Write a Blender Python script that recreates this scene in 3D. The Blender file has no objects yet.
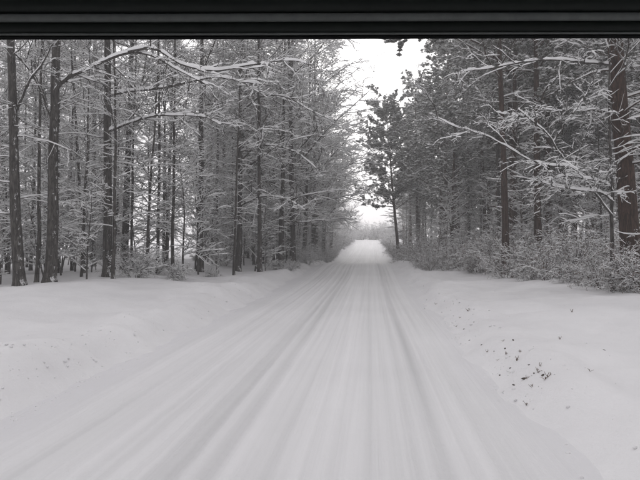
import bpy, math
import numpy as np
from mathutils import Matrix, Vector, Euler

# ------------------------------------------------------------------ camera, sky, sun, exposure
SC = bpy.context.scene
COL = SC.collection
R = math.radians
CAM_H = 1.40
FPX = 554.0                                   # focal length in pixels of the 640 wide picture
cd = bpy.data.cameras.new('camera'); cam = bpy.data.objects.new('camera', cd); COL.objects.link(cam)
cam.location = (0, 0, CAM_H)
cam.rotation_euler = (R(90.62), 0, R(5.36))
cd.sensor_width = 36; cd.lens = 36 * FPX / 640; cd.clip_start = 0.02; cd.clip_end = 3000
SC.camera = cam

w = bpy.data.worlds.new('World'); SC.world = w; w.use_nodes = True
nt = w.node_tree; nt.nodes.clear()
wo = nt.nodes.new('ShaderNodeOutputWorld'); bg = nt.nodes.new('ShaderNodeBackground')
sky = nt.nodes.new('ShaderNodeTexSky'); sky.sky_type = 'NISHITA'; sky.sun_disc = False
sky.sun_elevation = R(24); sky.sun_rotation = R(0); sky.air_density = 1.0; sky.dust_density = 6.0
hs = nt.nodes.new('ShaderNodeHueSaturation'); hs.inputs['Saturation'].default_value = 0.12
mx = nt.nodes.new('ShaderNodeMix'); mx.data_type = 'RGBA'; mx.inputs['Factor'].default_value = 0.78
mx.inputs['B'].default_value = (9.25, 9.05, 9.32, 1)        # even overcast cloud cover
nt.links.new(sky.outputs[0], hs.inputs['Color']); nt.links.new(hs.outputs[0], mx.inputs['A'])
nt.links.new(mx.outputs['Result'], bg.inputs['Color']); bg.inputs['Strength'].default_value = 0.10
nt.links.new(bg.outputs[0], wo.inputs['Surface'])

sd = bpy.data.lights.new('sun', 'SUN'); sd.energy = 0.5; sd.angle = R(40); sd.color = (1, 0.97, 0.94)
sun = bpy.data.objects.new('sun', sd); COL.objects.link(sun)
sun.rotation_euler = (R(-66), 0, 0)
SC.view_settings.view_transform = 'Standard'; SC.view_settings.look = 'None'
SC.view_settings.exposure = 0.36; SC.view_settings.gamma = 1.0
SC.cycles.max_bounces = 5; SC.cycles.diffuse_bounces = 3; SC.cycles.glossy_bounces = 2
SC.cycles.transmission_bounces = 2; SC.cycles.volume_bounces = 1; SC.cycles.transparent_max_bounces = 4
SC.cycles.use_denoising = True

CAM_M = Euler(cam.rotation_euler).to_matrix()
def at(px, py, d):
    """point of the world seen at pixel (px, py) of the 640x480 picture, d metres along the road"""
    v = CAM_M @ Vector((px - 320, 240 - py, -FPX))
    v *= d / v.y
    return np.array([v.x, v.y, v.z + CAM_H])

rng = np.random.default_rng(11)

# ------------------------------------------------------------------ noise and terrain
def _h(ix, iy, s):
    n = (ix.astype(np.int64) * 374761393 + iy.astype(np.int64) * 668265263 + s * 144665) & 0x7fffffff
    n = ((n ^ (n >> 13)) * 1274126177) & 0x7fffffff
    return ((n ^ (n >> 16)) & 0xffff) / 65535.0
def vnoise(x, y, s=0):
    x = np.asarray(x, float); y = np.asarray(y, float)
    ix = np.floor(x); iy = np.floor(y); fx = x - ix; fy = y - iy
    fx = fx * fx * (3 - 2 * fx); fy = fy * fy * (3 - 2 * fy)
    ix = ix.astype(np.int64); iy = iy.astype(np.int64)
    a = _h(ix, iy, s); b = _h(ix + 1, iy, s); c = _h(ix, iy + 1, s); d = _h(ix + 1, iy + 1, s)
    return (a * (1 - fx) + b * fx) * (1 - fy) + (c * (1 - fx) + d * fx) * fy - 0.5
def sstep(a, b, x):
    t = np.clip((np.asarray(x, float) - a) / (b - a), 0, 1)
    return t * t * (3 - 2 * t)
RX0, RX1 = -2.95, 1.27                                        # road edges
PY = np.array([-40, 0, 16, 22, 28, 32, 38, 44, 52, 70, 85, 100, 110, 125, 160, 900])
PZ = np.array([0, 0, 0.0, 0.10, 0.34, 0.40, 0.16, 0.05, 0.22, 1.00, 1.70, 2.35, 2.60, 2.6, 1.9, -6])
def road_z(y):
    y = np.asarray(y, float)
    return (np.interp(y - 3, PY, PZ) + np.interp(y - 1.5, PY, PZ) + np.interp(y, PY, PZ) + np.interp(y + 1.5, PY, PZ) + np.interp(y + 3, PY, PZ)) / 5
def edge_wob(y, k):
    y = np.asarray(y, float)
    return 0.18 * vnoise(y * .45, 0 * y + k, 61) + 0.20 * vnoise(y * 1.7, 0 * y + k, 62) + 0.10 * vnoise(y * 4.5, 0 * y + k, 63)
def ground_z(x, y):
    x = np.asarray(x, float); y = np.asarray(y, float)
    zr = road_z(y)
    l = RX0 + edge_wob(y, 1) - x                                               # metres left of the left edge
    r = x - RX1 - edge_wob(y, 2)
    amp = 1.0 - 0.45 * sstep(16, 26, y)
    wob = 0.35 * vnoise(y * 0.35, 0 * y, 5) + 0.2 * vnoise(y * 1.1, 0 * y, 6)
    left = amp * (0.36 * sstep(0.05 + wob, 0.85 + wob, l) + 0.20 * sstep(1.0, 4.2, l) - 0.10 * sstep(4.2, 7.5, l))
    right = amp * (0.27 * sstep(-0.1 + .7 * wob, 0.8 + .7 * wob, r) + 0.22 * sstep(0.6, 4.6, r) + 0.05 * sstep(5, 8, r))
    side = np.where(l > 0, left, np.where(r > 0, right, 0))
    off = np.maximum(np.maximum(l, r), 0)
    side = side + 0.09 * np.exp(-((off - .42) / .26) ** 2) * (off > 0) * (1 + 1.2 * vnoise(x * 1.3, y * 1.1, 12))
    k = sstep(0.1, 1.6, off)
    lumps = k * (0.22 * vnoise(x * 0.33, y * 0.3, 1) + 0.10 * vnoise(x * 0.9 + 3, y * 0.85, 2) + 0.06 * vnoise(x * 2.4, y * 2.2, 3) + 0.02 * vnoise(x * 5, y * 4.6, 4))
    lumps = lumps + sstep(0, .3, off) * (1 - sstep(.8, 1.8, off)) * (0.13 * vnoise(x * 2.6, y * 1.9, 8) + 0.08 * vnoise(x * 6, y * 4.5, 9))
    far = -0.035 * np.maximum(-x - 16, 0) * sstep(20, 60, -x + y * .2) + 0.02 * np.maximum(x - 12, 0) * (x < 90)
    far = np.clip(far, -7, 1.6)
    return zr + side + lumps + far

# ------------------------------------------------------------------ materials
def mat(name):
    m = bpy.data.materials.new(name); m.use_nodes = True
    n = m.node_tree; b = n.nodes['Principled BSDF']
    return m, n, b
def nd(n, t, **k):
    x = n.nodes.new(t)
    for a, v in k.items():
        if a in x.inputs: x.inputs[a].default_value = v
        else: setattr(x, a, v)
    return x
def coords(n, scale=(1, 1, 1), kind='Object'):
    tc = nd(n, 'ShaderNodeTexCoord'); mp = nd(n, 'ShaderNodeMapping'); mp.inputs['Scale'].default_value = scale
    n.links.new(tc.outputs[kind], mp.inputs['Vector']); return mp.outputs['Vector']
def noise(n, vec, scale, detail=4, rough=0.55):
    t = nd(n, 'ShaderNodeTexNoise'); t.inputs['Scale'].default_value = scale
    t.inputs['Detail'].default_value = detail; t.inputs['Roughness'].default_value = rough
    n.links.new(vec, t.inputs['Vector']); return t.outputs['Fac']
def ramp(n, fac, stops):
    r = nd(n, 'ShaderNodeValToRGB'); e = r.color_ramp.elements
    while len(e) < len(stops): e.new(0.5)
    for q, (p, c) in zip(e, stops): q.position = p; q.color = (*c, 1) if len(c) == 3 else c
    n.links.new(fac, r.inputs['Fac']); return r.outputs['Color']
def mixc(n, fac, a, b, mode='MIX'):
    m = nd(n, 'ShaderNodeMix', data_type='RGBA', blend_type=mode)
    for s, v in (('Factor', fac), ('A', a), ('B', b)):
        if hasattr(v, 'is_output'): n.links.new(v, m.inputs[s])
        else: m.inputs[s].default_value = v if s == 'Factor' else (*v, 1)
    return m.outputs['Result']
def bump(n, b, h, strength, dist):
    k = nd(n, 'ShaderNodeBump'); k.inputs['Strength'].default_value = strength; k.inputs['Distance'].default_value = dist
    n.links.new(h, k.inputs['Height']); n.links.new(k.outputs[0], b.inputs['Normal'])

def m_snow(name, lo, hi, bs=0.6, gscale=1.0):
    m, n, b = mat(name); v = coords(n)
    c = ramp(n, noise(n, v, 0.9 * gscale, 5), [(0.3, lo), (0.7, hi)])
    n.links.new(c, b.inputs['Base Color']); b.inputs['Roughness'].default_value = 0.75
    b.inputs['Specular IOR Level'].default_value = 0.15
    f1 = noise(n, v, 3.0 * gscale, 6, 0.6); f2 = noise(n, v, 28 * gscale, 5, .65)
    a = nd(n, 'ShaderNodeMath', operation='MULTIPLY_ADD'); a.inputs[1].default_value = 0.25
    n.links.new(f2, a.inputs[0]); n.links.new(f1, a.inputs[2])
    bump(n, b, a.outputs[0], bs, 0.06 / gscale)
    return m
M_SNOW = m_snow('fresh_snow', (0.73, 0.724, 0.734), (0.82, 0.815, 0.823))
M_TSNOW = m_snow('branch_snow', (0.76, 0.76, 0.765), (0.86, 0.86, 0.86), 0.4, 4)

# packed road snow, streaked lengthwise by tyres
M_ROAD, n, b = mat('packed_road_snow')
v = coords(n, (2.6, 0.05, 1)); v2 = coords(n, (16, 0.11, 1)); v3 = coords(n)
s1 = noise(n, v, 1.0, 2, 0.5); s2 = noise(n, v2, 1.0, 3, 0.55)
c1 = ramp(n, s1, [(0.34, (0.73, 0.728, 0.735)), (0.66, (0.81, 0.805, 0.815))])
c2 = ramp(n, s2, [(0.36, (0.93, 0.93, 0.93)), (0.56, (1, 1, 1))])
c = mixc(n, 0.8, c1, c2, 'MULTIPLY')
att = nd(n, 'ShaderNodeAttribute'); att.attribute_name = 'packed'
c = mixc(n, att.outputs['Fac'], c, mixc(n, 1.0, c, (0.80, 0.802, 0.802), 'MULTIPLY'))
att2 = nd(n, 'ShaderNodeAttribute'); att2.attribute_name = 'loose'
c = mixc(n, att2.outputs['Fac'], c, (0.75, 0.745, 0.76))
pat = ramp(n, noise(n, v3, 0.35, 4), [(0.35, (0.94, 0.94, 0.94)), (0.7, (1, 1, 1))])
c = mixc(n, 1.0, c, pat, 'MULTIPLY')
n.links.new(c, b.inputs['Base Color']); b.inputs['Roughness'].default_value = 0.62; b.inputs['Specular IOR Level'].default_value = 0.2
f3 = noise(n, v3, 30, 4); a = nd(n, 'ShaderNodeMath', operation='MULTIPLY_ADD'); a.inputs[1].default_value = 0.35
n.links.new(f3, a.inputs[0]); n.links.new(s2, a.inputs[2])
wv_ = nd(n, 'ShaderNodeTexWave', wave_type='BANDS', bands_direction='DIAGONAL'); wv_.inputs['Scale'].default_value = 4.5; wv_.inputs['Distortion'].default_value = 2.5; wv_.inputs['Detail'].default_value = 2
n.links.new(v3, wv_.inputs['Vector'])
tm_ = nd(n, 'ShaderNodeMath', operation='MULTIPLY'); n.links.new(wv_.outputs['Fac'], tm_.inputs[0]); n.links.new(att.outputs['Fac'], tm_.inputs[1])
ta = nd(n, 'ShaderNodeMath', operation='MULTIPLY_ADD'); ta.inputs[1].default_value = 0.22; n.links.new(tm_.outputs[0], ta.inputs[0]); n.links.new(a.outputs[0], ta.inputs[2])
bump(n, b, ta.outputs[0], 0.45, 0.03)

def m_bark(name, dark, light, plaster, vs=(7, 7, 1.3)):
    m, n, b = mat(name); v = coords(n, vs); vo = coords(n)
    c = ramp(n, noise(n, v, 3.0, 6, 0.65), [(0.35, dark), (0.68, light)])
    vo_ = nd(n, 'ShaderNodeTexVoronoi', feature='DISTANCE_TO_EDGE'); vo_.inputs['Scale'].default_value = 2.2
    nz = nd(n, 'ShaderNodeTexNoise'); nz.inputs['Scale'].default_value = 1.1; nz.inputs['Detail'].default_value = 4; n.links.new(v, nz.inputs['Vector'])
    mad = nd(n, 'ShaderNodeVectorMath', operation='MULTIPLY_ADD'); mad.inputs[1].default_value = (1.6, 1.6, 1.6)
    n.links.new(nz.outputs['Color'], mad.inputs[0]); n.links.new(v, mad.inputs[2]); n.links.new(mad.outputs[0], vo_.inputs['Vector'])
    c = mixc(n, ramp(n, vo_.outputs['Distance'], [(0.0, (.8, .8, .8)), (0.12, (0, 0, 0))]), c, tuple(q * .6 for q in dark))
    # wind-blown snow stuck to the weather side, in torn patches
    g = nd(n, 'ShaderNodeNewGeometry'); dp = nd(n, 'ShaderNodeVectorMath', operation='DOT_PRODUCT')
    dp.inputs[1].default_value = (0.55, -0.35, 0.75); n.links.new(g.outputs['Normal'], dp.inputs[0])
    ns = noise(n, coords(n, (3.0, 3.0, 1.4)), 3.6, 6, 0.75)
    ad = nd(n, 'ShaderNodeMath', operation='MULTIPLY_ADD'); ad.inputs[1].default_value = 0.42
    n.links.new(dp.outputs['Value'], ad.inputs[0]); n.links.new(ns, ad.inputs[2])
    fac = ramp(n, ad.outputs[0], [(plaster, (0, 0, 0)), (plaster + 0.07, (1, 1, 1))])
    c = mixc(n, fac, c, (0.76, 0.76, 0.765))
    n.links.new(c, b.inputs['Base Color']); b.inputs['Roughness'].default_value = 0.9; b.inputs['Specular IOR Level'].default_value = 0.1
    bump(n, b, noise(n, v, 4.0, 6, 0.7), 0.9, 0.03)
    return m
M_BARK = m_bark('grey_bark', (0.040, 0.037, 0.035), (0.135, 0.126, 0.118), 0.845)
M_PBARK = m_bark('pine_bark', (0.030, 0.020, 0.016), (0.110, 0.070, 0.056), 0.95)
M_TWIG = m_bark('twig_bark', (0.045, 0.038, 0.033), (0.10, 0.085, 0.075), 0.84)
M_BTWIG = m_bark('brown_twig_bark', (0.048, 0.034, 0.027), (0.115, 0.080, 0.062), 0.84)
def plain(name, c, rough=0.6, spec=0.3, var=0.25, sc=30):
    m, n, b = mat(name)
    k = ramp(n, noise(n, coords(n), sc, 4), [(0.3, tuple(q * (1 - var) for q in c)), (0.7, tuple(q * (1 + var) for q in c))])
    n.links.new(k, b.inputs['Base Color']); b.inputs['Roughness'].default_value = rough; b.inputs['Specular IOR Level'].default_value = spec
    return m
M_NEEDLE = plain('pine_needles', (0.125, 0.13, 0.115), 0.6, 0.2, 0.45, 3)
M_LEAF = plain('dry_leaves', (0.13, 0.085, 0.055), 0.8, 0.1, 0.4, 5)
M_EARTH = plain('frozen_earth', (0.08, 0.07, 0.06), 0.9, 0.1, 0.4, 40)
M_PLAST = plain('dark_plastic', (0.012, 0.016, 0.014), 0.55, 0.3, 0.15, 60)
M_TRIM = plain('grey_plastic', (0.125, 0.135, 0.13), 0.55, 0.3, 0.12, 90)
M_RUB = plain('black_rubber', (0.006, 0.007, 0.007), 0.7, 0.2, 0.2, 60)
M_PAINT = plain('van_paint', (0.10, 0.11, 0.12), 0.3, 0.5, 0.05, 5)

# ------------------------------------------------------------------ mesh helpers
def make_mesh(name, V, F, m, smooth=True):
    """V (n,3), F list of integer arrays (k,3) or (k,4)"""
    me = bpy.data.meshes.new(name)
    V = np.ascontiguousarray(V, dtype=np.float32)
    F = [np.asarray(f, dtype=np.int32) for f in F if len(f)]
    tot = np.concatenate([np.full(len(f), f.shape[1], np.int32) for f in F]); loops = np.concatenate([f.ravel() for f in F])
    me.vertices.add(len(V)); me.vertices.foreach_set('co', V.ravel())
    me.loops.add(len(loops)); me.loops.foreach_set('vertex_index', loops)
    me.polygons.add(len(tot)); st = np.zeros(len(tot), np.int32); st[1:] = np.cumsum(tot)[:-1]
    me.polygons.foreach_set('loop_start', st); me.polygons.foreach_set('loop_total', tot)
    if smooth: me.polygons.foreach_set('use_smooth', np.ones(len(tot), bool))
    me.update(calc_edges=True); me.materials.append(m)
    return me
class Geo:
    def __init__(s): s.V = []; s.F = []; s.n = 0
    def add(s, V, F):
        s.V.append(V.reshape(-1, 3)); s.F.append(F + s.n); s.n += V.reshape(-1, 3).shape[0]
    def mesh(s, name, m, smooth=True): return make_mesh(name, np.concatenate(s.V), s.F, m, smooth)
def obj(name, me, parent=None, kind=None):
    o = bpy.data.objects.new(name, me); COL.objects.link(o)
    if parent: o.parent = parent
    if kind: o['kind'] = kind
    return o
def tag(o, label, cat, group=None):
    o['label'] = label; o['category'] = cat
    if group: o['group'] = group
    return o
def empty(name, loc=(0, 0, 0)):
    o = bpy.data.objects.new(name, None); COL.objects.link(o); o.location = loc; o.empty_display_size = 0.2; return o
def unit(v): return v / np.maximum(np.linalg.norm(v, axis=-1, keepdims=True), 1e-9)

# ------------------------------------------------------------------ branching generator (arrays of branches: P [B,N,3], Rr [B,N])
def grow(start, d, length, r0, r1, n, wig, up, g):
    B = len(start); P = np.zeros((B, n + 1, 3)); P[:, 0] = start; d = unit(d); step = (length / n)[:, None]
    for i in range(n):
        P[:, i + 1] = P[:, i] + d * step
        d = d + g.normal(0, wig, (B, 3)); d[:, 2] += up
        d = unit(d)
    t = np.linspace(0, 1, n + 1)[None, :]
    Rr = r0[:, None] * (1 - t) + r1[:, None] * t
    return P, Rr
def spawn(P, Rr, per, t0, t1, ang, lenf, lmin, g, rf=0.6, flat=0.0, n=4, wig=0.12, up=0.0, r1=0.004, taper=0.5, rmin=0.004):
    """children on every branch; ang = mean, spread (degrees) away from the parent's direction"""
    B, N, _ = P.shape
    b = np.repeat(np.arange(B), per); K = len(b)
    t = (np.tile((np.arange(per) + 0.5) / per, B) + g.uniform(-.5, .5, K) / per) * (t1 - t0) + t0
    q = t * (N - 1); i = np.clip(q.astype(int), 0, N - 2); f = (q - i)[:, None]
    p = P[b, i] * (1 - f) + P[b, i + 1] * f; tan = unit(P[b, i + 1] - P[b, i])
    rad = Rr[b, i] * (1 - f[:, 0]) + Rr[b, i + 1] * f[:, 0]
    plen = np.linalg.norm(np.diff(P, axis=1), axis=2).sum(1)[b]
    rv = g.normal(0, 1, (K, 3)); rv[:, 2] *= (1 - flat)
    perp = unit(rv - (rv * tan).sum(1, keepdims=True) * tan)
    a = np.radians(g.normal(ang[0], ang[1], K))[:, None]
    d = tan * np.cos(a) + perp * np.sin(a)
    L = np.maximum(plen * lenf * (1 - taper * t) * g.uniform(0.6, 1.25, K), lmin)
    r0 = np.maximum(rad * rf, rmin)
    return grow(p, d, L, r0, np.minimum(np.full(K, r1), r0), n, wig, up, g)
def tubes(G, P, Rr, s):
    B, N, _ = P.shape
    T = unit(np.gradient(P, axis=1)); ax = np.where(np.abs(T[:, :, 2:3].mean(1, keepdims=True)) > 0.75, np.array([1., 0, 0]), np.array([0, 0, 1.]))
    u = unit(np.cross(T, np.broadcast_to(ax, T.shape))); w_ = np.cross(T, u)
    th = np.arange(s) / s * 2 * math.pi
    V = P[:, :, None, :] + Rr[:, :, None, None] * (np.cos(th)[None, None, :, None] * u[:, :, None, :] + np.sin(th)[None, None, :, None] * w_[:, :, None, :])
    idx = np.arange(B * N * s).reshape(B, N, s); nx = np.roll(idx, -1, axis=2)
    F = np.stack([idx[:, :-1], nx[:, :-1], nx[:, 1:], idx[:, 1:]], -1).reshape(-1, 4)
    G.add(V, F)
def snow(G, P, Rr, thick, wid, k, g, gap=0.15, steep=0.9):
    """ridge of snow lying along the upper side of each branch"""
    B, N, _ = P.shape
    T = unit(np.gradient(P, axis=1)); hz = np.sqrt(np.maximum(1 - T[..., 2] ** 2, 0))
    hz = np.clip((hz - (1 - steep)) / steep, 0, 1)
    s = np.cross(T, np.array([0, 0, 1.])); s = unit(s)
    on = (g.random((B, N)) > gap).astype(float); lump = g.uniform(0.5, 1.45, (B, N)) * on
    t = thick * 0.8 * hz * lump; t[:, -1] *= 0.6
    wd = Rr * 0.95 + wid * 0.45 * hz * (0.8 + .2 * lump); wd[:, -1] *= .55; wd = wd * (.4 + .6 * on)
    th = np.linspace(0, math.pi, k)
    off_s = np.cos(th)[None, None, :] * wd[..., None]
    off_z = -0.1 * Rr[..., None] + np.sin(th)[None, None, :] ** 0.8 * (t + Rr * (.3 + .7 * on))[..., None]
    V = P[:, :, None, :] + s[:, :, None, :] * off_s[..., None]
    V[..., 2] += off_z
    idx = np.arange(B * N * k).reshape(B, N, k)
    F = np.stack([idx[:, :-1, :-1], idx[:, :-1, 1:], idx[:, 1:, 1:], idx[:, 1:, :-1]], -1).reshape(-1, 4)
    G.add(V, F)
def needles(G, GS, pos, d, g, m=20, L=0.17, wd=0.0065, snowy=0.95, size=0.095):
    K = len(pos); b = np.repeat(np.arange(K), m)
    dd = unit(d[b] * 0.75 + g.normal(0, 0.62, (K * m, 3))); ln = (L * g.uniform(.7, 1.25, K * m))[:, None]
    st = pos[b] + g.normal(0, 0.02, (K * m, 3))
    sd_ = unit(np.cross(dd, g.normal(0, 1, (K * m, 3)))) * wd
    V = np.stack([st - sd_, st + sd_, st + dd * ln], 1)
    G.add(V, np.arange(K * m * 3).reshape(-1, 3))
    q = np.flatnonzero(g.random(K) < snowy); n_ = len(q)              # snow pads lying on the tufts
    th = np.arange(5) / 5 * 2 * math.pi
    sz = (size * g.uniform(.6, 1.4, n_))[:, None]
    c = pos[q] + d[q] * L * 0.4 + np.array([0, 0, 0.03])
    rr = sz * g.uniform(.7, 1.25, (n_, 5))
    ring = np.stack([c[:, :1] + np.cos(th) * rr, c[:, 1:2] + np.sin(th) * rr, c[:, 2:3] + g.normal(0, .012, (n_, 5)) - 0.012], -1)
    top = c + np.stack([g.normal(0, .01, n_), g.normal(0, .01, n_), sz[:, 0] * 0.45], -1)
    V = np.concatenate([ring, top[:, None]], 1)
    base = (np.arange(n_) * 6)[:, None]
    F = np.concatenate([np.stack([base[:, 0] + i, base[:, 0] + (i + 1) % 5, base[:, 0] + 5], -1) for i in range(5)])
    GS.add(V, F)
def spline(pts, n):
    p = np.asarray(pts, float); p = np.vstack([2 * p[0] - p[1], p, 2 * p[-1] - p[-2]]); m = len(pts) - 1
    out = []
    for t in np.linspace(0, m, n):
        i = min(int(t), m - 1); f = t - i; a, b_, c_, d_ = p[i], p[i + 1], p[i + 2], p[i + 3]
        out.append(0.5 * (2 * b_ + (c_ - a) * f + (2 * a - 5 * b_ + 4 * c_ - d_) * f * f + (3 * b_ - a - 3 * c_ + d_) * f ** 3))
    return np.array(out)

def trunk_geo(H, r, lean, g, sides=9, n=22, wig=0.02, flare=1.35, top=0.12):
    z = np.concatenate([[-0.35, 0.0, 0.12, 0.35], np.linspace(0.9, H, n - 3)])
    drift = np.cumsum(g.normal(0, wig, (len(z), 2)), 0) * 0.6; drift -= drift[1]
    P = np.stack([lean[0] * z / H + drift[:, 0], lean[1] * z / H + drift[:, 1], z], 1)[None]
    tt = np.clip(z / H, 0, 1); rad = r * (1 - (1 - top) * tt ** 0.9)
    rad = rad * (1 + (flare - 1) * np.exp(-np.maximum(z, 0) / 0.22)) * g.uniform(.96, 1.04, len(z))
    return P, rad[None]
ABOVE = slice(4, None)

def proto(name, tm, cm):
    """tm: [(part name, geo, material)], cm: (crown geo, material, snow geo)"""
    root = empty(name)
    for nm, G, m in tm: obj(nm, G.mesh(nm, m), root, 'stuff' if name == 'shrub' else None)
    c = obj('crown', cm[0].mesh('crown', cm[1]), root, 'stuff')
    if len(cm) > 3: obj('needles', cm[3].mesh('needles', M_NEEDLE, False), c, 'stuff')
    obj('snow_cover', cm[2].mesh('snow_cover', M_TSNOW), c, 'stuff')
    return root

def bare_tree(H, r, seed, low=0.25, nprim=28, spread=4.6, dens=1.0, lean=(0, 0), ang=62):
    g = np.random.default_rng(seed)
    P, Q = trunk_geo(H, r, lean, g)
    gt, gc, gs = Geo(), Geo(), Geo(); tubes(gt, P, Q, 9)
    PA, QA = P[:, ABOVE], Q[:, ABOVE]
    P1, Q1 = spawn(PA, QA, nprim, low, 0.99, (ang, 12), spread / H, 0.8, g, rf=0.42, flat=0.55, n=7, wig=0.11, up=0.015, r1=0.007, taper=0.62, rmin=0.014)
    P2, Q2 = spawn(P1, Q1, int(9 * dens), 0.15, 1.0, (48, 14), 0.42, 0.5, g, rf=0.6, flat=0.5, n=5, wig=0.13, up=0.0, r1=0.005, taper=0.4, rmin=0.006)
    P3, Q3 = spawn(P2, Q2, 6, 0.1, 1.0, (46, 14), 0.45, 0.28, g, rf=0.7, flat=0.45, n=3, wig=0.14, up=0.0, r1=0.0035, taper=0.3, rmin=0.0042)
    P4, Q4 = spawn(P3, Q3, 2, 0.25, 1.0, (42, 14), 0.55, 0.16, g, rf=0.8, flat=0.3, n=2, wig=0.12, up=0.0, r1=0.003, taper=0.2, rmin=0.0038)
    Pd, Qd = spawn(PA, QA, 16, 0.05, max(low, .3), (78, 12), 1.3 / H, .35, g, rf=.16, flat=.6, n=5, wig=.13, up=-.01, r1=.004, rmin=.008, taper=.1)
    Pe, Qe = spawn(Pd, Qd, 6, .1, 1.0, (48, 14), .45, .2, g, rf=.65, flat=.5, n=3, wig=.13, up=-.01, r1=.0035, rmin=.0045, taper=.3)
    tubes(gc, Pd, Qd, 4); tubes(gc, Pe, Qe, 3); snow(gs, Pd, Qd, .034, .011, 3, g, .2); snow(gs, Pe, Qe, .026, .009, 3, g, .25)
    tubes(gc, P1, Q1, 5); tubes(gc, P2, Q2, 4); tubes(gc, P3, Q3, 3); tubes(gc, P4, Q4, 3)
    snow(gs, P1, Q1, 0.045, 0.012, 4, g); snow(gs, P2, Q2, 0.034, 0.011, 3, g); snow(gs, P3, Q3, 0.026, 0.009, 3, g, .26); snow(gs, P4, Q4, 0.020, 0.007, 3, g, .36)
    return [('trunk', gt, M_BARK)], (gc, M_TWIG, gs)
def sapling(H, seed, nb=26, tm=None):
    tm = tm or M_TWIG
    g = np.random.default_rng(seed)
    P, Q = grow(np.array([[0, 0, -0.15]]), np.array([[g.normal(0, .08), g.normal(0, .08), 1]]), np.array([H]), np.array([0.012 + H * .0045]), np.array([0.004]), 12, 0.05, 0.02, g)
    gt, gc, gs = Geo(), Geo(), Geo(); tubes(gt, P, Q, 6)
    P1, Q1 = spawn(P, Q, nb, 0.14, 0.98, (62, 12), 0.30, 0.3, g, rf=0.55, flat=0.6, n=5, wig=0.10, up=-0.01, r1=0.004, rmin=0.006)
    P2, Q2 = spawn(P1, Q1, 6, 0.15, 1.0, (45, 12), 0.45, 0.2, g, rf=0.7, flat=0.5, n=3, wig=0.12, up=-0.01, r1=0.003, taper=.3, rmin=0.0042)
    P3, Q3 = spawn(P2, Q2, 3, 0.15, 1.0, (42, 12), 0.5, 0.12, g, rf=0.8, flat=0.4, n=2, wig=0.12, up=0, r1=0.003, taper=.2, rmin=0.0038)
    for p, q, s in ((P1, Q1, 4), (P2, Q2, 3), (P3, Q3, 3)): tubes(gc, p, q, s)
    snow(gs, P, Q, .03, .006, 3, g); snow(gs, P1, Q1, .036, .012, 3, g); snow(gs, P2, Q2, .028, .010, 3, g, .3); snow(gs, P3, Q3, .022, .008, 3, g, .45)
    return [('stem', gt, M_BARK if tm is M_TWIG else tm)], (gc, tm, gs)
def shrub(H, W, seed, stems=14, thick=1.0, leaves=0, tm=None):
    tm = tm or M_TWIG
    g = np.random.default_rng(seed); a = g.uniform(0, 2 * math.pi, stems)
    d = np.stack([np.cos(a) * g.uniform(.25, .9, stems), np.sin(a) * g.uniform(.25, .9, stems), np.ones(stems)], 1)
    s = np.stack([np.cos(a) * .1, np.sin(a) * .1, np.full(stems, -.12)], 1)
    P, Q = grow(s, d, H * g.uniform(.7, 1.25, stems), g.uniform(.010, .018, stems), np.full(stems, .004), 8, 0.13, -0.07, g)
    gt, gc, gs = Geo(), Geo(), Geo(); tubes(gt, P, Q, 5)
    P1, Q1 = spawn(P, Q, 9, 0.15, 1.0, (48, 14), 0.38, 0.2, g, rf=0.65, flat=0.4, n=4, wig=0.14, up=-0.02, r1=0.003, rmin=0.0055)
    P2, Q2 = spawn(P1, Q1, 5, 0.1, 1.0, (45, 14), 0.45, 0.14, g, rf=0.7, flat=0.4, n=3, wig=0.14, up=-0.02, r1=0.003, taper=.3, rmin=0.004)
    P3, Q3 = spawn(P2, Q2, 2, 0.2, 1.0, (42, 14), 0.5, 0.10, g, rf=0.8, flat=0.3, n=2, wig=0.12, up=0, r1=0.003, taper=.2, rmin=0.0038)
    for p, q in ((P1, Q1), (P2, Q2), (P3, Q3)): tubes(gc, p, q, 3)
    t = thick
    snow(gs, P, Q, .034 * t, .012 * t, 4, g); snow(gs, P1, Q1, .032 * t, .012 * t, 3, g); snow(gs, P2, Q2, .026 * t, .010 * t, 3, g, .35); snow(gs, P3, Q3, .021 * t, .008 * t, 3, g, .5)
    if leaves:                                        # brown leaves that stayed on the twigs
        gl = Geo(); c = P3[g.integers(0, len(P3), leaves), -1]; a1 = unit(g.normal(0, 1, (leaves, 3))); a2 = unit(np.cross(a1, g.normal(0, 1, (leaves, 3))))
        k = g.uniform(.014, .03, (leaves, 1)); gl.add(np.stack([c, c + a1 * k + a2 * k * .5, c + a1 * k * 2, c + a1 * k - a2 * k * .5], 1), np.arange(leaves * 4).reshape(-1, 4))
        return [('stem', gt, tm), ('leaves', gl, M_LEAF)], (gc, tm, gs)
    return [('stem', gt, tm)], (gc, tm, gs)
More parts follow.
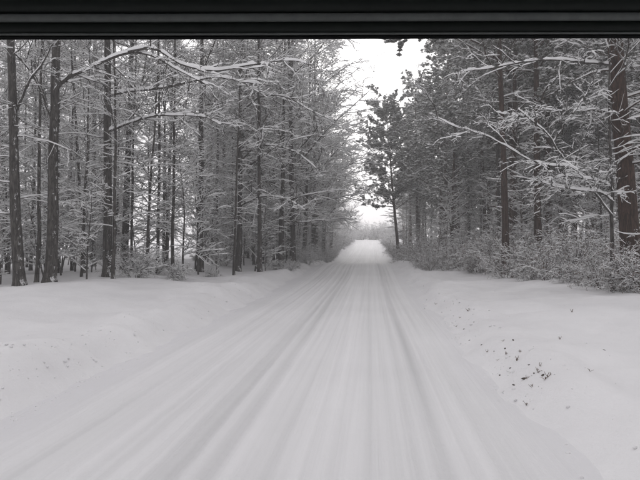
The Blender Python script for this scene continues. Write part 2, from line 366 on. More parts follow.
def pine(H, r, seed, low=0.4, nprim=44, spread=3.2, lean=(0, 0), tufts=4, up=0.03):
    g = np.random.default_rng(seed)
    P, Q = trunk_geo(H, r, lean, g); gt, gc, gs, gl = Geo(), Geo(), Geo(), Geo(); tubes(gt, P, Q, 9)
    # dead stubs below the crown
    Pd, Qd = spawn(P[:, ABOVE], Q[:, ABOVE], 14, 0.08, low, (82, 9), 1.1 / H, .3, g, rf=.2, flat=.7, n=4, wig=.12, up=-.02, r1=.005, rmin=.010, taper=.1)
    P1, Q1 = spawn(P[:, ABOVE], Q[:, ABOVE], nprim, low, 0.99, (68, 12), spread / H, 0.7, g, rf=0.36, flat=0.55, n=6, wig=0.10, up=up, r1=0.008, taper=0.55, rmin=0.014)
    P2, Q2 = spawn(P1, Q1, 8, 0.2, 1.0, (46, 12), 0.40, 0.4, g, rf=0.6, flat=0.5, n=4, wig=0.12, up=0.03, r1=0.006, taper=.35, rmin=0.007)
    tubes(gl, Pd, Qd, 4); tubes(gl, P1, Q1, 5); tubes(gl, P2, Q2, 3)
    snow(gs, Pd, Qd, .03, .01, 3, g); snow(gs, P1, Q1, .04, .014, 4, g); snow(gs, P2, Q2, .03, .012, 3, g)
    for PP, lo, k in ((P2, .25, tufts + 3), (P1, .45, tufts + 1)):
        B, N, _ = PP.shape; b_ = np.repeat(np.arange(B), k); t = g.uniform(lo, 1.0, B * k) * (N - 1); i = np.clip(t.astype(int), 0, N - 2); f = (t - i)[:, None]
        pos = PP[b_, i] * (1 - f) + PP[b_, i + 1] * f + g.normal(0, .05, (B * k, 3)); d = unit(PP[b_, i + 1] - PP[b_, i] + g.normal(0, .12, (B * k, 3)) + np.array([0, 0, .05]))
        needles(gc, gs, pos, d, g)
    return [('trunk', gt, M_PBARK)], (gl, M_PBARK, gs, gc)

def place(root, loc, rz=0.0, s=1.0, tilt=(0, 0)):
    root.location = loc; root.rotation_euler = (tilt[0], tilt[1], rz); root.scale = (s, s, s)
def dup(root):
    r_ = root.copy(); COL.objects.link(r_)
    for ch in root.children:
        c = ch.copy(); COL.objects.link(c); c.parent = r_
        for gch in ch.children:
            k = gch.copy(); COL.objects.link(k); k.parent = c
    return r_

# ------------------------------------------------------------------ the setting: ground and road
def grid(xs, ys, zf):
    X, Y = np.meshgrid(xs, ys); Z = zf(X, Y); nx_, ny_ = len(xs), len(ys)
    V = np.stack([X, Y, Z], -1).reshape(-1, 3); i = np.arange(nx_ * ny_).reshape(ny_, nx_)
    return V, np.stack([i[:-1, :-1], i[:-1, 1:], i[1:, 1:], i[1:, :-1]], -1).reshape(-1, 4)
def stretch(a, b_, step, k):
    out = [a]
    while out[-1] < b_: out.append(out[-1] + step); step *= k
    return np.array(out)
xs = np.concatenate([-stretch(9, 330, .3, 1.09)[::-1], np.arange(-8.85, 8.9, .12), stretch(9, 330, .3, 1.09)])
ys = np.concatenate([-stretch(2, 200, .6, 1.15)[::-1], np.arange(-1.6, 30, .16), stretch(30, 380, .3, 1.035)])
def gz(X, Y):
    a, b = RX0 + edge_wob(Y, 1), RX1 + edge_wob(Y, 2)
    inside = sstep(a + .02, a + .3, X) * (1 - sstep(b - .3, b - .02, X))
    return ground_z(X, Y) - 0.10 * inside
V, F = grid(xs, ys, gz)
ground = obj('ground', make_mesh('ground', V, [F], M_SNOW), kind='structure')

g = np.random.default_rng(3)
ruts = [(0.40, .06, -.034), (-1.10, .07, -.030), (-1.26, .06, -.030), (-0.10, .03, -.010), (-0.5, .03, -.010), (0.72, .03, -.012), (-2.25, .04, -.012), (-0.92, .03, -.014), (0.24, .04, -.012), (-1.42, .06, -.016), (0.56, .035, -.014), (-1.80, .035, -.014), (-1.98, .035, -.012),
        (-0.38, .28, .016), (-0.30, .05, -.008), (-0.72, .05, -.008), (-1.60, .07, .010), (-2.5, .25, .022), (0.95, .18, .022), (0.49, .03, .012), (0.31, .03, .010)]
def rut_h(X, Y):
    wv = 0.05 * np.sin(Y * 0.11 + 1) + 0.025 * np.sin(Y * .31)
    h = np.zeros_like(X); pk = np.zeros_like(X)
    for i, (c, s, a) in enumerate(ruts):
        q = np.exp(-((X - c - wv * (1 + .3 * math.sin(i * 2.1)) - .04 * vnoise(Y * .13, Y * 0 + i, 20 + i)) / s) ** 2)
        brk = 0.75 + 0.6 * vnoise(Y * .25, Y * 0 + i * 3, 31)
        h += a * q * brk
        if a < 0: pk += q * brk * (-a / .034)
    h += 0.006 * vnoise(X * 9, Y * .22, 41) + 0.004 * vnoise(X * 21, Y * .3, 42) + .012 * vnoise(X * 4, Y * 3, 43) + .008 * vnoise(X * 11, Y * 9, 44)
    return h, np.clip(pk, 0, 1)
xr = np.linspace(RX0 - .45, RX1 + .45, 250); yr = np.concatenate([np.arange(-12, 14, .12), stretch(14, 118, .12, 1.022)])
def rz_(X, Y):
    e = np.minimum(X - RX0, RX1 - X); inn = sstep(-.02, .35, e)
    h, _ = rut_h(X, Y)
    return road_z(Y) + inn * h + 0.012 - 0.14 * (1 - sstep(-.45, -.2, e))
V, F = grid(xr, yr, rz_)
me = make_mesh('road', V, [F], M_ROAD)
X, Y = np.meshgrid(xr, yr); pk = rut_h(X, Y)[1] * (1 - sstep(30, 60, Y))
at_ = me.attributes.new('packed', 'FLOAT', 'POINT'); at_.data.foreach_set('value', pk.astype(np.float32).ravel())
lo = 1 - sstep(.05, .55, np.minimum(X - RX0, RX1 - X) + .3 * vnoise(Y * .8, X * 3, 51))
me.attributes.new('loose', 'FLOAT', 'POINT').data.foreach_set('value', lo.astype(np.float32).ravel())
road = obj('road', me, kind='structure')

# ------------------------------------------------------------------ forest
THICK = 'the thick brown pine trunk'
def gp(px, d, dz=0.0):
    """ground point under the bearing of pixel column px, d metres along the road"""
    p = at(px, 246, d); return (p[0], p[1], float(ground_z(p[0], p[1])) + dz)

# --- main trees, each built singly with its own limbs
def limb(root, base, pts, r0, r1, seed, sub=9, lenf=.34, heavy=1.0, n=44, name='limb', hang=-0.02, flat=.3):
    g = np.random.default_rng(seed); p = spline(np.array(pts) - np.array(base), n)[None]; p = p + np.cumsum(g.normal(0, .005, p.shape), 1)
    q = np.linspace(r0, r1, n)[None] * g.uniform(.92, 1.08, (1, n))
    gl, gs = Geo(), Geo(); tubes(gl, p, q, 7); snow(gs, p, q, .052 * heavy, .010, 6, g, gap=.16)
    P2, Q2 = spawn(p, q, sub, .12, 1.0, (48, 15), lenf, .4, g, rf=.5, flat=flat, n=7, wig=.12, up=hang, r1=.005, taper=.45, rmin=.008)
    P3, Q3 = spawn(P2, Q2, 6, .12, 1.0, (45, 14), .42, .25, g, rf=.65, flat=.4, n=4, wig=.13, up=hang, r1=.004, taper=.35, rmin=.005)
    P4, Q4 = spawn(P3, Q3, 5, .15, 1.0, (42, 14), .55, .14, g, rf=.75, flat=.35, n=3, wig=.13, up=0, r1=.003, taper=.2, rmin=.004)
    tubes(gl, P2, Q2, 5); tubes(gl, P3, Q3, 4); tubes(gl, P4, Q4, 3)
    snow(gs, P2, Q2, .034 * heavy, .011, 4, g, .2); snow(gs, P3, Q3, .024 * heavy, .008, 3, g, .32); snow(gs, P4, Q4, .018 * heavy, .006, 3, g, .45)
    o = obj(name, gl.mesh(name, M_BARK), root); obj('snow_cover', gs.mesh('snow_cover', M_TSNOW), o)
    return o
def hero(name, px, d, H, r, lean, seed, label, cat, low=.4, nprim=22, spread=4.5, kind='bare', **k):
    b_ = gp(px, d)
    spec = bare_tree(H, r, seed, low=low, nprim=nprim, spread=spread, lean=lean, **k) if kind == 'bare' else pine(H, r, seed, low=low, nprim=nprim, spread=spread, lean=lean, **k)
    root = proto(name, *spec); root.location = b_; tag(root, label, cat); return root, b_

t1, b1 = hero('oak_tree', 50, 12.6, 15, .14, (.35, 0), 101, 'dark forked trunk with one long snow-laden limb arching up and over towards the road', 'tree', low=.42)
def A(d0, d1, *px):
    return [at(x, y, d0 + (d1 - d0) * i / (len(px) - 1)) for i, (x, y) in enumerate(px)]
limb(t1, b1, A(12.6, 11.4, (53, 92), (66, 78), (84, 70), (102, 60), (124, 52), (146, 53), (165, 63), (186, 74), (206, 84)), .052, .014, 201, 10, .36, 1.1)
limb(t1, b1, A(11.9, 11.6, (128, 51), (155, 50), (182, 66), (212, 72), (250, 66), (285, 62), (312, 67)), .036, .010, 202, 9, .32, 1.25)
limb(t1, b1, A(12.6, 12.0, (52, 120), (38, 84), (22, 62), (6, 50), (-20, 40)), .045, .012, 203, 7, .34)
t2, b2 = hero('oak_tree', 108, 14.5, 16, .13, (-.1, 0), 102, 'grey snow-plastered trunk with two straight snowy limbs reaching level over the verge', 'tree', low=.46)
limb(t2, b2, A(14.5, 12.5, (106, 95), (130, 91), (158, 88), (188, 82), (214, 78), (240, 83), (268, 88)), .046, .013, 204, 9, .34, 1.25)
limb(t2, b2, A(14.5, 13.0, (109, 131), (128, 124), (152, 117), (180, 116), (204, 118), (222, 126)), .040, .012, 205, 8, .36, 1.25)
t3, b3 = hero('oak_tree', 20, 12.2, 15, .13, (-.5, 0), 103, 'stout dark trunk leaning slightly away from the forked trunk beside it', 'tree', low=.45)
limb(t3, b3, A(12.2, 11.8, (17, 110), (30, 80), (42, 66), (52, 46)), .030, .012, 206, 6, .4)
t4, b4 = hero('slender_tree', 124, 18.5, 17, .125, (.35, 0), 104, 'dark bare trunk leaning a little towards the road among slimmer stems', 'tree', low=.4)
t5, b5 = hero('slender_tree', 238, 21.5, 15, .115, (.25, 0), 105, 'straight dark trunk whose snowy boughs spread over the road edge', 'tree', low=.16, nprim=30, spread=5.2)
limb(t5, b5, A(21.5, 19.5, (240, 152), (258, 146), (280, 147), (300, 156), (318, 172)), .045, .012, 207, 9, .36, 1.2)
limb(t5, b5, A(21.5, 19.0, (241, 205), (262, 196), (285, 199), (305, 210)), .040, .012, 208, 8, .36, 1.2)
limb(t5, b5, A(21.5, 20.0, (243, 110), (262, 96), (286, 96), (310, 108), (332, 118)), .040, .012, 209, 9, .36, 1.2)
t6, b6 = hero('slender_tree', 200, 20.0, 16, .12, (.1, 0), 106, 'straight grey trunk flecked with snow near the leaning dark trunk', 'tree', low=.3, nprim=26)

t7, b7 = hero('pine_tree', 635, 12.6, 19, .215, (-1.3, 0), 107, 'thick brown pine trunk standing in snowy bushes at the verge', 'tree', low=.42, nprim=30, kind='pine')
limb(t7, b7, A(12.6, 11.6, (628, 118), (606, 112), (570, 110), (530, 116), (500, 112)), .030, .010, 210, 8, .34)
limb(t7, b7, A(12.6, 12.0, (626, 65), (590, 62), (540, 58), (490, 66), (460, 70)), .034, .010, 211, 9, .34)
t8, b8 = hero('rowan_tree', 613, 12.0, 7.5, .045, (.1, .1), 108, 'thin crooked tree with looping snowy branches beside the thick brown trunk', 'tree', low=.5, nprim=16, spread=3)
limb(t8, b8, A(12.0, 11.2, (612, 215), (596, 196), (582, 178), (566, 166), (545, 164), (522, 156), (500, 144), (478, 134), (455, 127), (436, 117)), .026, .007, 212, 13, .34, .95)
limb(t8, b8, A(12.0, 11.4, (613, 200), (612, 188), (602, 182), (580, 178), (560, 176), (542, 182)), .022, .008, 213, 7, .3, 1.2)
limb(t8, b8, A(12.0, 11.3, (613, 202), (600, 194), (578, 192), (556, 190), (540, 186)), .022, .008, 214, 7, .3, 1.25)
limb(t8, b8, A(11.8, 11.2, (567, 166), (556, 146), (544, 130), (530, 118), (518, 108)), .020, .007, 215, 7, .34, 1.1)
limb(t8, b8, A(11.8, 11.4, (553, 142), (566, 122), (580, 103), (592, 84)), .018, .007, 216, 6, .34, 1.3)
t9, b9 = hero('pine_tree', 538, 21.5, 17, .15, (-.1, 0), 109, 'dark pine trunk behind the looping snowy branches of the thin tree', 'tree', low=.3, nprim=40, kind='pine')
t10, b10 = hero('pine_tree', 399, 44, 12.6, .14, (-1.1, 0), 110, 'solitary tall pine leaning out over the far uphill stretch of road', 'tree', low=.26, nprim=84, spread=4.0, tufts=7, kind='pine')

def bough(root, base, pts, r0, r1, seed):
    g = np.random.default_rng(seed); p = spline(np.array(pts) - np.array(base), 20)[None]; q = np.linspace(r0, r1, 20)[None]
    gl, gs, gn = Geo(), Geo(), Geo(); tubes(gl, p, q, 6); snow(gs, p, q, .04, .012, 5, g)
    P2, Q2 = spawn(p, q, 22, .3, 1.0, (48, 14), .2, .5, g, rf=.5, flat=.3, n=5, wig=.12, up=-.06, r1=.005, taper=.3, rmin=.008); tubes(gl, P2, Q2, 4); snow(gs, P2, Q2, .03, .01, 3, g)
    k = 14; B = len(P2); b_ = np.repeat(np.arange(B), k); t = g.uniform(.2, 1, B * k) * 5; i = np.clip(t.astype(int), 0, 4); f = (t - i)[:, None]
    needles(gn, gs, P2[b_, i] * (1 - f) + P2[b_, i + 1] * f, unit(P2[b_, i + 1] - P2[b_, i] + np.array([0, 0, -.1])), g)
    o = obj('limb', gl.mesh('limb', M_PBARK), root); obj('needles', gn.mesh('needles', M_NEEDLE, False), o, 'stuff'); obj('snow_cover', gs.mesh('snow_cover', M_TSNOW), o, 'stuff')
t11, b11 = hero('pine_tree', 506, 20.5, 17, .14, (-.2, 0), 111, 'pine with one bare-stemmed bough hanging needles out over the road', 'tree', low=.34, nprim=40, kind='pine')
bough(t11, b11, A(20.5, 19.5, (504, 66), (480, 44), (450, 35), (420, 34), (388, 40)), .05, .012, 311)

# --- prototypes for the wood
MAXN = {}
def protos(kind, specs, name):
    return [proto(name, *s) for s in specs]
B_TALL = protos('bare', [bare_tree(16.5, .105, 1, low=.24, nprim=28), bare_tree(18, .125, 2, low=.32, nprim=28), bare_tree(14, .08, 3, low=.18, nprim=24, spread=3.4)], 'forest_tree')
B_EDGE = protos('edge', [bare_tree(12.5, .13, 4, low=.10, nprim=34, spread=5.4, dens=1.1, ang=70), bare_tree(11, .11, 5, low=.08, nprim=32, spread=5.0, dens=1.1, ang=66)], 'spreading_tree')
B_PINE = protos('pine', [pine(16, .15, 6, low=.26, nprim=46, spread=4.2), pine(13.5, .13, 7, low=.12, nprim=50, spread=4.2), pine(18, .17, 8, low=.36, nprim=44, spread=4.0)], 'pine_tree')
B_SAP = protos('sap', [sapling(4.6, 21, 30), sapling(3.2, 22, 24), sapling(5.8, 23, 34), sapling(2.3, 24, 20)], 'sapling')
B_SHR = protos('shrub', [shrub(1.7, 1, 31, 16), shrub(1.2, 1, 32, 14), shrub(2.2, 1, 33, 18), shrub(.8, 1, 34, 12, 1.2)], 'shrub')
B_BRN = protos('shrub', [shrub(1.7, 1, 41, 15, .8, 500, M_BTWIG), shrub(1.2, 1, 42, 12, .8, 420, M_BTWIG), shrub(2.3, 1, 43, 14, .75, 600, M_BTWIG), shrub(.8, 1, 44, 9, 1.0, 150, M_BTWIG)], 'shrub')
B_BSAP = protos('sap', [sapling(4.4, 51, 30, M_BTWIG), sapling(3.0, 52, 26, M_BTWIG), sapling(5.4, 53, 34, M_BTWIG), sapling(2.2, 54, 20, M_BTWIG)], 'sapling')
B_POLE = protos('pole', [bare_tree(12, .055, 61, low=.30, nprim=16, spread=2.2, dens=.7), bare_tree(10, .045, 62, low=.22, nprim=15, spread=2.0, dens=.7, lean=(.5, .1)), bare_tree(13, .062, 63, low=.36, nprim=16, spread=2.4, dens=.7, lean=(-.4, .2))], 'slender_tree')
USED = set()
MARKS = [(t1, 'the dark forked trunk'), (t2, 'the level-limbed trunk'), (t4, 'the leaning dark trunk'), (t5, 'the road-overhanging trunk'),
         (t7, 'the thick brown pine trunk'), (t8, 'the looping-branched tree'), (t9, 'the dark pine trunk'), (t10, 'the solitary leaning pine')]
SIZES = {'tree': ((8, 'short'), (13, 'medium-tall'), (99, 'very tall')), 'sapling': ((2.4, 'low'), (4.2, 'head-high'), (99, 'tall')), 'shrub': ((.9, 'knee-high'), (1.5, 'waist-high'), (99, 'man-high'))}
def put(P, x, y, label, cat, group, s, height=None, sink=0.04):
    j = int(rng.integers(len(P))); root = P[j]
    if id(root) in USED: o = dup(root)
    else: USED.add(id(root)); o = root
    place(o, (x, y, float(ground_z(x, y)) - sink), rng.uniform(0, 6.283), s, (rng.normal(0, .02), rng.normal(0, .02)))
    h_ = HEIGHT[id(P)][j] * s; size = next(w_ for lim, w_ in SIZES[cat] if h_ < lim)
    if '{}' in label:                                     # name the landmark it stands by
        best = min(MARKS, key=lambda q: (q[0].location.x - x) ** 2 + (q[0].location.y - y) ** 2)
        dd = math.hypot(best[0].location.x - x, best[0].location.y - y)
        rel = 'right beside' if dd < 2.2 else 'close to' if dd < 5 else 'a few steps from' if dd < 10 else 'far beyond' if y > best[0].location.y else 'well away from'
        label = label.replace('{}', rel + ' ' + best[1])
    tag(o, size + ' ' + label, cat, group); return o
HEIGHT = {id(B_BSAP): (4.4, 3.0, 5.4, 2.2), id(B_POLE): (12, 10, 13), id(B_TALL): (16.5, 18, 14), id(B_EDGE): (12.5, 11), id(B_PINE): (16, 13.5, 18), id(B_SAP): (4.6, 3.2, 5.8, 2.3), id(B_SHR): (1.6, 1.1, 2.1, .75), id(B_BRN): (1.6, 1.1, 2.2, .75)}

def left_edge(y): return np.interp(y, [0, 10, 13, 17, 20, 22, 45, 60, 130], [-7.0, -6.9, -6.0, -4.9, -3.7, -3.3, -3.3, -3.8, -3.9])
def right_edge(y): return np.interp(y, [0, 13, 18, 21, 24, 40, 55, 130], [6.3, 6.1, 5.8, 4.6, 2.2, 2.0, 2.0, 2.0])
LG, RG = 'bare trees of the wood facing ' + THICK, 'trees of the wood behind ' + THICK
pts = [tuple(t.location[:2]) for t in (t1, t2, t3, t4, t5, t6, t7, t8, t9, t10, t11)]
def free(x, y, dmin):
    for a_, c_ in pts:
        if (a_ - x) ** 2 + (c_ - y) ** 2 < dmin * dmin: return False
    pts.append((x, y)); return True
def bearing(x, y): return 320 + FPX * math.tan(math.atan2(x, y) + R(5.36))
def scatter(n, side, y0, y1, depth, dmin, fn, near=0.0, p=1.4):
    k = 0; tries = 0
    while k < n and tries < n * 30:
        tries += 1; y = rng.uniform(y0, y1); u_ = rng.random() ** p * depth + near
        x = float(left_edge(y)) - u_ if side < 0 else float(right_edge(y)) + u_
        px = bearing(x, y)
        if not (-90 < px < 730): continue
        if not free(x, y, dmin): continue
        fn(x, y); k += 1
def thin(x, y):                                           # opening in the wood where the sky shows through
    return 120 < bearing(x, y) < 204 and y > 20 and x < -7.2 and rng.random() < .97
# left wood
for x, y, k in ((-4.1, 24.5, 1.05), (-4.0, 28, 1.2), (-3.9, 31.5, 1.2), (-3.8, 35.5, 1.3), (-4.0, 40, 1.3), (-3.9, 45, 1.25), (-4.6, 52, 1.1), (-4.4, 60, 1.0), (-4.8, 70, .9)):
    free(x, y, 1); put(B_EDGE, x, y, 'low-branched bare tree with spreading boughs, {}', 'tree', 'spreading trees along the road', k)
scatter(88, -1, 12.5, 42, 11, .75, lambda x, y: None if thin(x, y) else put(B_POLE, x, y, 'pole-thin bare tree {}', 'tree', 'pole-thin trees of the wood', rng.uniform(.75, 1.15)), .5, 1.0)
scatter(10, -1, 13, 34, 6, 1.1, lambda x, y: put(B_TALL, x, y, 'slim bare snow-flecked tree {}', 'tree', LG, rng.uniform(.6, 1.0)), .3, 1.0)
scatter(105, -1, 11, 72, 24, 1.4, lambda x, y: None if thin(x, y) else put(B_TALL, x, y, 'slim bare snow-flecked tree {}', 'tree', LG, rng.uniform(.7, 1.1)), .4, 1.2)
scatter(22, -1, 62, 118, 10, 2.0, lambda x, y: put(B_EDGE, x, y, 'bare tree, pale in the haze beside the uphill road', 'tree', 'hazy bare trees along the hill', rng.uniform(.35, .6)), .5)
# right wood
for x, y, k in ((4.6, 33, .95), (4.9, 38.5, 1.0), (3.9, 47.5, .86), (4.2, 50.5, .9), (3.8, 55, .8), (5.0, 59, .8), (6.2, 51, 1.0), (4.4, 66, .7), (4.2, 75, .62)):
    free(x, y, 1); put(B_PINE, x, y, 'dense snow-dusted pine {}', 'tree', 'pines of the wood', k)
scatter(26, 1, 22, 62, 9, 2.0, lambda x, y: put(B_PINE, x, y, 'dense snow-dusted pine {}', 'tree', 'pines of the wood', rng.uniform(.8, 1.1)), 3.0, 1.1)
scatter(26, 1, 14, 45, 22, 2.0, lambda x, y: put(B_PINE, x, y, 'dense snow-dusted pine {}', 'tree', 'pines of the wood', rng.uniform(.8, 1.1)), 3.0, 1.1)
scatter(34, 1, 14, 60, 14, 1.5, lambda x, y: put(B_TALL, x, y, 'slim bare tree among pines, {}', 'tree', 'bare trees among the pines', rng.uniform(.5, .9)), 2.2, 1.2)
scatter(14, 1, 70, 118, 10, 2.2, lambda x, y: put(B_PINE, x, y, 'snowy pine, pale in the haze beside the uphill road', 'tree', 'hazy pines along the hill', rng.uniform(.4, .6)), 2.4)
# trees closing the view at the top of the hill
for i in range(40):
    x = rng.uniform(-12, 9); y = rng.uniform(111, 120)
    put(B_SHR, x, y, 'hazy shrub closing the view at the hill top', 'shrub', 'shrubs at the hill top', rng.uniform(1.3, 2.0))
for i in range(24):
    x = rng.uniform(-26, 22); y = rng.uniform(116, 130)
    put(B_EDGE, x, y, 'hazy bushy tree behind the hill-top shrubs', 'tree', 'trees at the hill top', rng.uniform(.16, .32))
for i in range(34):
    y = rng.uniform(58, 108); sd_ = -1 if i % 3 else 1
    x = -3.5 - rng.random() * 1.6 if sd_ < 0 else 2.0 + rng.random() * 1.2
    put(B_SHR, x, y, 'hazy snow-heaped shrub hugging the uphill road', 'shrub', 'shrubs along the uphill road', rng.uniform(.6, 1.3))
# undergrowth
scatter(195, -1, 12, 46, 12, .5, lambda x, y: None if thin(x, y) else put(B_SAP, x, y, 'snowy sapling under bare trees, {}', 'sapling', 'saplings under the bare trees', rng.uniform(.6, 1.2)), .9, 1.2)
scatter(16, -1, 13, 40, 6, .7, lambda x, y: put(B_SHR, x, y, 'snow-covered shrub under bare trees, {}', 'shrub', 'shrubs under the bare trees', rng.uniform(.35, .65)), .3, 1.2)
scatter(80, 1, 13.5, 52, 10, .55, lambda x, y: put(B_BSAP, x, y, 'snowy sapling among pines, {}', 'sapling', 'saplings among the pines', rng.uniform(.6, 1.1)), .7, 1.3)
scatter(105, 1, 13.2, 46, 8, .5, lambda x, y: put(B_BRN, x, y, 'snow-flecked brown shrub {}', 'shrub', 'shrubs below the pines', rng.uniform(.45, 1.0)), .15, 1.3)
for px, d, s_ in ((634, 11.9, .6), (618, 11.7, .45), (604, 12.4, .5), (590, 13.4, .6), (570, 14.6, .7), (548, 15.6, .8), (528, 16.5, .7), (508, 17.6, .7), (560, 16.5, .9), (538, 18, .95), (646, 11.6, .7)):
    p = at(px, 246, d); put(B_BRN, p[0], p[1], 'snow-heaped brown shrub {}', 'shrub', 'shrubs below the pines', s_)
scatter(26, -1, 21, 60, .9, .5, lambda x, y: put(B_SHR, x, y, 'snow-heaped shrub on the bare-tree road edge, {}', 'shrub', 'shrubs along the bare road edge', rng.uniform(.3, .65)), .0, 1)
scatter(34, 1, 23, 60, .9, .5, lambda x, y: put(B_BRN, x, y, 'snow-heaped shrub on the pine-side road edge, {}', 'shrub', 'shrubs along the pine road edge', rng.uniform(.35, .7)), .0, 1)
# the wood goes on beside and behind the van
for i in range(44):
    y = rng.uniform(-32, 9); sd_ = -1 if i % 2 else 1
    x = (float(left_edge(0)) - rng.uniform(.5, 9)) if sd_ < 0 else float(right_edge(0)) + rng.uniform(.8, 9)
    if -110 < bearing(x, y) < 750 and y > 0 or not free(x, y, 1.8): continue
    if sd_ < 0: put(B_TALL, x, y, 'slim bare tree beside the road behind the van', 'tree', 'bare trees behind the van', rng.uniform(.8, 1.1))
    else: put(B_PINE, x, y, 'dense pine beside the road behind the van', 'tree', 'pines behind the van', rng.uniform(.8, 1.1))

# ------------------------------------------------------------------ clods and weed stalks poking through the verge snow
def clod(seed, r):
    g = np.random.default_rng(seed); th = np.arange(8) / 8 * 2 * math.pi; G = Geo()
    rings = []
    for z, k in ((-.5, .9), (0., 1.0), (.45, .75), (.75, .3)):
        q = r * k * g.uniform(.65, 1.3, 8); rings.append(np.stack([np.cos(th) * q * 1.3, np.sin(th) * q, np.full(8, z * r) + g.normal(0, .08 * r, 8)], -1))
    V = np.stack(rings); i = np.arange(32).reshape(4, 8); nx_ = np.roll(i, -1, 1)
    G.add(V, np.stack([i[:-1], nx_[:-1], nx_[1:], i[1:]], -1).reshape(-1, 4)); G.add(V[3], np.array([[0, 1, 2, 3], [0, 3, 4, 7], [4, 5, 6, 7]]))
    return G.mesh('earth_clod', M_EARTH)
CL = [clod(i, .018 + .005 * i) for i in range(4)]
def weed(seed):
    g = np.random.default_rng(seed); n_ = 5; G = Geo()
    d = np.stack([g.normal(0, .45, n_), g.normal(0, .45, n_), np.ones(n_)], 1)
    P, Q = grow(np.zeros((n_, 3)) - np.array([0, 0, .03]), d, g.uniform(.07, .2, n_), np.full(n_, .007), np.full(n_, .004), 4, .2, 0, g); tubes(G, P, Q, 4)
    P2, Q2 = spawn(P, Q, 3, .4, 1, (50, 15), .35, .03, g, n=2, rmin=.003, r1=.002); tubes(G, P2, Q2, 3)
    return G.mesh('weed_stalk', M_LEAF)
WD = [weed(i) for i in range(3)]
spots = [(449, 322), (456, 327), (464, 329), (487, 352), (494, 352), (503, 341), (505, 348), (506, 355), (513, 340), (517, 361), (525, 379), (527, 380), (534, 374), (538, 374), (544, 375), (548, 377),
         (555, 384), (533, 388), (514, 386), (526, 405), (442, 312), (468, 311), (500, 375), (545, 379), (534, 393), (520, 352), (470, 340), (572, 312), (478, 335), (460, 318), (482, 345), (498, 362), (511, 368), (540, 366), (530, 365), (436, 305), (427, 300), (590, 372), (604, 350), (560, 340), (520, 322)]
for i, (px, py) in enumerate(spots):
    p = at(px, py, 1.0) - np.array([0, 0, CAM_H]); d = 3.0
    for _ in range(400):
        if CAM_H + p[2] * d <= float(ground_z(p[0] * d, d)): break
        d += .03
    x, y = p[0] * d, d
    z = float(ground_z(x, y)); cl = i % 2 == 0
    o = obj('earth_clod' if cl else 'weed_stalk', (CL if cl else WD)[i % (4 if cl else 3)])
    o.location = (x, y, z - (.006 if cl else 0)); o.rotation_euler = (0, 0, rng.uniform(0, 6.28)); s = rng.uniform(.5, 1.0) * (.75 if cl else .5); o.scale = (s * rng.uniform(.7, 1.8), s * .8, s * .7)
    if cl: tag(o, 'small dark clod of earth showing through the verge snow', 'clod', 'clods on the verge snow')
    else: tag(o, 'small dry brown weed poking through the verge snow', 'weed', 'weeds on the verge snow')

# ------------------------------------------------------------------ loose crumbs of ploughed snow along the road edges
g = np.random.default_rng(77); NC = 3000
ph = (1 + 5 ** .5) / 2
iv = unit(np.array([(-1, ph, 0), (1, ph, 0), (-1, -ph, 0), (1, -ph, 0), (0, -1, ph), (0, 1, ph), (0, -1, -ph), (0, 1, -ph), (ph, 0, -1), (ph, 0, 1), (-ph, 0, -1), (-ph, 0, 1)], float))
fi = np.array([(0, 11, 5), (0, 5, 1), (0, 1, 7), (0, 7, 10), (0, 10, 11), (1, 5, 9), (5, 11, 4), (11, 10, 2), (10, 7, 6), (7, 1, 8), (3, 9, 4), (3, 4, 2), (3, 2, 6), (3, 6, 8), (3, 8, 9), (4, 9, 5), (2, 4, 11), (6, 2, 10), (8, 6, 7), (9, 8, 1)])
cy = 2.5 + 22 * g.random(NC) ** 1.3; lft = g.random(NC) < .55; spread_ = np.abs(g.normal(0, .38, NC)) - .12
wide = g.random(NC) < .15; spread_ = np.where(wide, g.uniform(0, 3.4, NC), spread_)
cx = np.where(lft, RX0 + edge_wob(cy, 1) - spread_, RX1 + edge_wob(cy, 2) + spread_)
keep = vnoise(cx * .8, cy * .7, 71) + .25 > g.random(NC) * .6; cx, cy = cx[keep], cy[keep]; NC = len(cx)
cz = np.maximum(ground_z(cx, cy), rz_(cx, cy)); cr = np.clip(g.lognormal(-4.75, .5, NC), .004, .026)
V = iv[None] * cr[:, None, None] * g.uniform(.65, 1.3, (NC, 12, 1)) * np.array([1.15, 1.15, .8]) + np.stack([cx, cy, cz - cr * .25], -1)[:, None]
obj('snow_crumbs', make_mesh('snow_crumbs', V.reshape(-1, 3), [(fi[None] + 12 * np.arange(NC)[:, None, None]).reshape(-1, 3)], M_SNOW), kind='stuff')

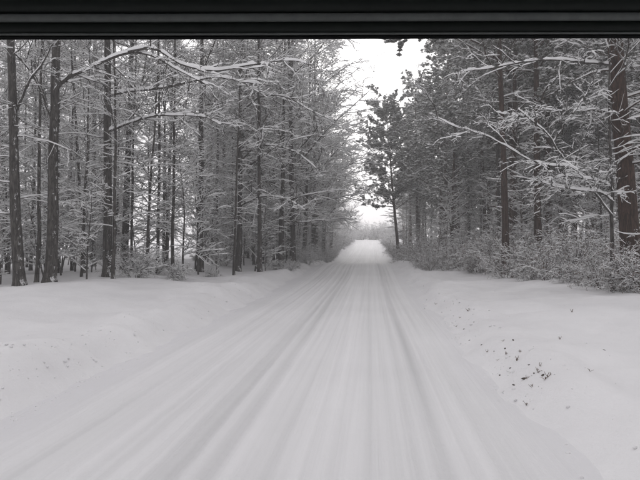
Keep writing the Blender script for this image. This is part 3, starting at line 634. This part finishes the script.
# ------------------------------------------------------------------ the van the photograph is taken from: windscreen header over the camera
van = empty('van', (0, 0, 0)); van.rotation_euler = (0, 0, R(5.36))
tag(van, 'dark ribbed windscreen header and roof lining of the van seen from inside', 'van')
VX0, VX1, HY = -1.42, .72, .55                       # cab width, header distance ahead of the camera
def tanpy(py): return math.tan(math.atan((240 - py) / FPX) + R(.62))
def strip(name, py0, py1, y0, depth, m, bev):
    """bar across the cab: rounded profile between the heights seen at rows py0 (lower) and py1 (upper)"""
    z0, z1 = CAM_H + tanpy(py0) * y0, CAM_H + tanpy(py1) * y0
    depth = min(depth, (z1 - z0) * 1.9)
    prof = [(y0 + bev, z0), (y0, z0 + bev), (y0, z1 - bev), (y0 + bev, z1), (y0 + depth, z1), (y0 + depth, z0 + depth * .5)]
    nseg = 24; G = Geo(); V = []
    for i in range(nseg + 1):
        u_ = i / nseg; x = VX0 + (VX1 - VX0) * u_; bow = -.010 * (2 * u_ - 1) ** 2
        V.append([(x, y + bow, z + .0012 * math.sin(u_ * 9) + .006 * (1 - (2 * u_ - 1) ** 2) - .0055) for y, z in prof])
    V = np.array(V); k = len(prof); idx = np.arange((nseg + 1) * k).reshape(nseg + 1, k); nx_ = np.roll(idx, -1, 1)
    G.add(V, np.stack([idx[:-1], nx_[:-1], nx_[1:], idx[1:]], -1).reshape(-1, 4))
    G.F.append(np.array([[0, 1, 2, 5], [2, 3, 4, 5]])); G.F.append(np.array([[0, 1, 2, 5], [2, 3, 4, 5]]) + nseg * k)
    return obj(name, G.mesh(name, m, False), van)
strip('header_backing', 37.6, -6, HY + .022, .02, M_RUB, .001)
strip('rubber_seal', 38.5, 34.2, HY + .012, .05, M_RUB, .0015)
strip('seal_lip', 34.6, 32.2, HY + .006, .05, M_TRIM, .0008)
strip('header_panel', 32.6, 20.6, HY + .012, .05, M_PLAST, .002)
strip('trim_strip', 20.8, 12.2, HY + .004, .05, M_TRIM, .002)
strip('roof_lining', 12.4, -6, HY + .012, .05, M_PLAST, .003)
def box(name, x0, x1, y0, y1, z0, z1, m, bev=.02):
    import bmesh
    bm = bmesh.new(); bmesh.ops.create_cube(bm, size=1)
    for v_ in bm.verts: v_.co = Vector(((x0 + x1) / 2 + v_.co.x * (x1 - x0), (y0 + y1) / 2 + v_.co.y * (y1 - y0), (z0 + z1) / 2 + v_.co.z * (z1 - z0)))
    bmesh.ops.bevel(bm, geom=bm.edges[:], offset=bev, segments=2, affect='EDGES')
    me = bpy.data.meshes.new(name); bm.to_mesh(me); bm.free(); me.materials.append(m)
    return obj(name, me, van)
ztop = CAM_H + tanpy(-6) * (HY + .012)
box('roof', VX0 - .05, VX1 + .05, -1.6, HY + .09, ztop + .002, ztop + .07, M_PAINT, .025)
for x in (VX0 - .02, VX1 + .02):                     # windscreen pillars and door posts
    G = Geo(); tubes(G, np.array([[(x, HY + .05, ztop + .02), (x, HY + .24, 1.25), (x, HY + .42, .95)]]), np.array([[.04, .045, .05]]), 8); obj('pillar', G.mesh('pillar', M_PLAST), van)
    box('side_panel', x - .03, x + .03, -1.6, HY + .45, .35, .9, M_PAINT)
    box('door_post', x - .03, x + .03, -1.6, -1.5, .9, ztop + .02, M_PLAST)
box('dashboard', VX0 + .02, VX1 - .02, HY - .05, HY + .42, .70, .90, M_PLAST, .04)
box('nose', VX0, VX1, HY + .40, HY + .62, .35, .78, M_PAINT, .06)
for x in (VX0 + .15, VX1 - .15):
    for y in (HY + .35,):
        G = Geo(); a_ = np.arange(24) / 24 * 2 * math.pi
        V = np.stack([np.stack([np.full(24, x + dx), y + np.cos(a_) * rr, .33 + np.sin(a_) * rr], -1) for dx, rr in ((-.09, .2), (-.10, .30), (-.07, .33), (.07, .33), (.10, .30), (.09, .2))])
        i = np.arange(144).reshape(6, 24); nx_ = np.roll(i, -1, 1); G.add(V, np.stack([i[:-1], nx_[:-1], nx_[1:], i[1:]], -1).reshape(-1, 4)); obj('wheel', G.mesh('wheel', M_RUB), van)

# ------------------------------------------------------------------ winter haze
HZ = 0.0044
m = bpy.data.materials.new('haze'); m.use_nodes = True; n = m.node_tree; n.nodes.clear()
out = n.nodes.new('ShaderNodeOutputMaterial'); pv = n.nodes.new('ShaderNodeVolumePrincipled')
pv.inputs['Color'].default_value = (.985, .98, .98, 1); pv.inputs['Density'].default_value = HZ; pv.inputs['Anisotropy'].default_value = 0.45
n.links.new(pv.outputs[0], out.inputs['Volume'])
hx, hy0, hy1, hz0, hz1 = 380, -250, 420, -14, 24
V = np.array([(x, y, z) for z in (hz0, hz1) for y in (hy0, hy1) for x in (-hx, hx)], float)
F = np.array([[0, 2, 3, 1], [4, 5, 7, 6], [0, 1, 5, 4], [2, 6, 7, 3], [0, 4, 6, 2], [1, 3, 7, 5]])
obj('haze', make_mesh('haze', V, [F], m, False), kind='stuff')
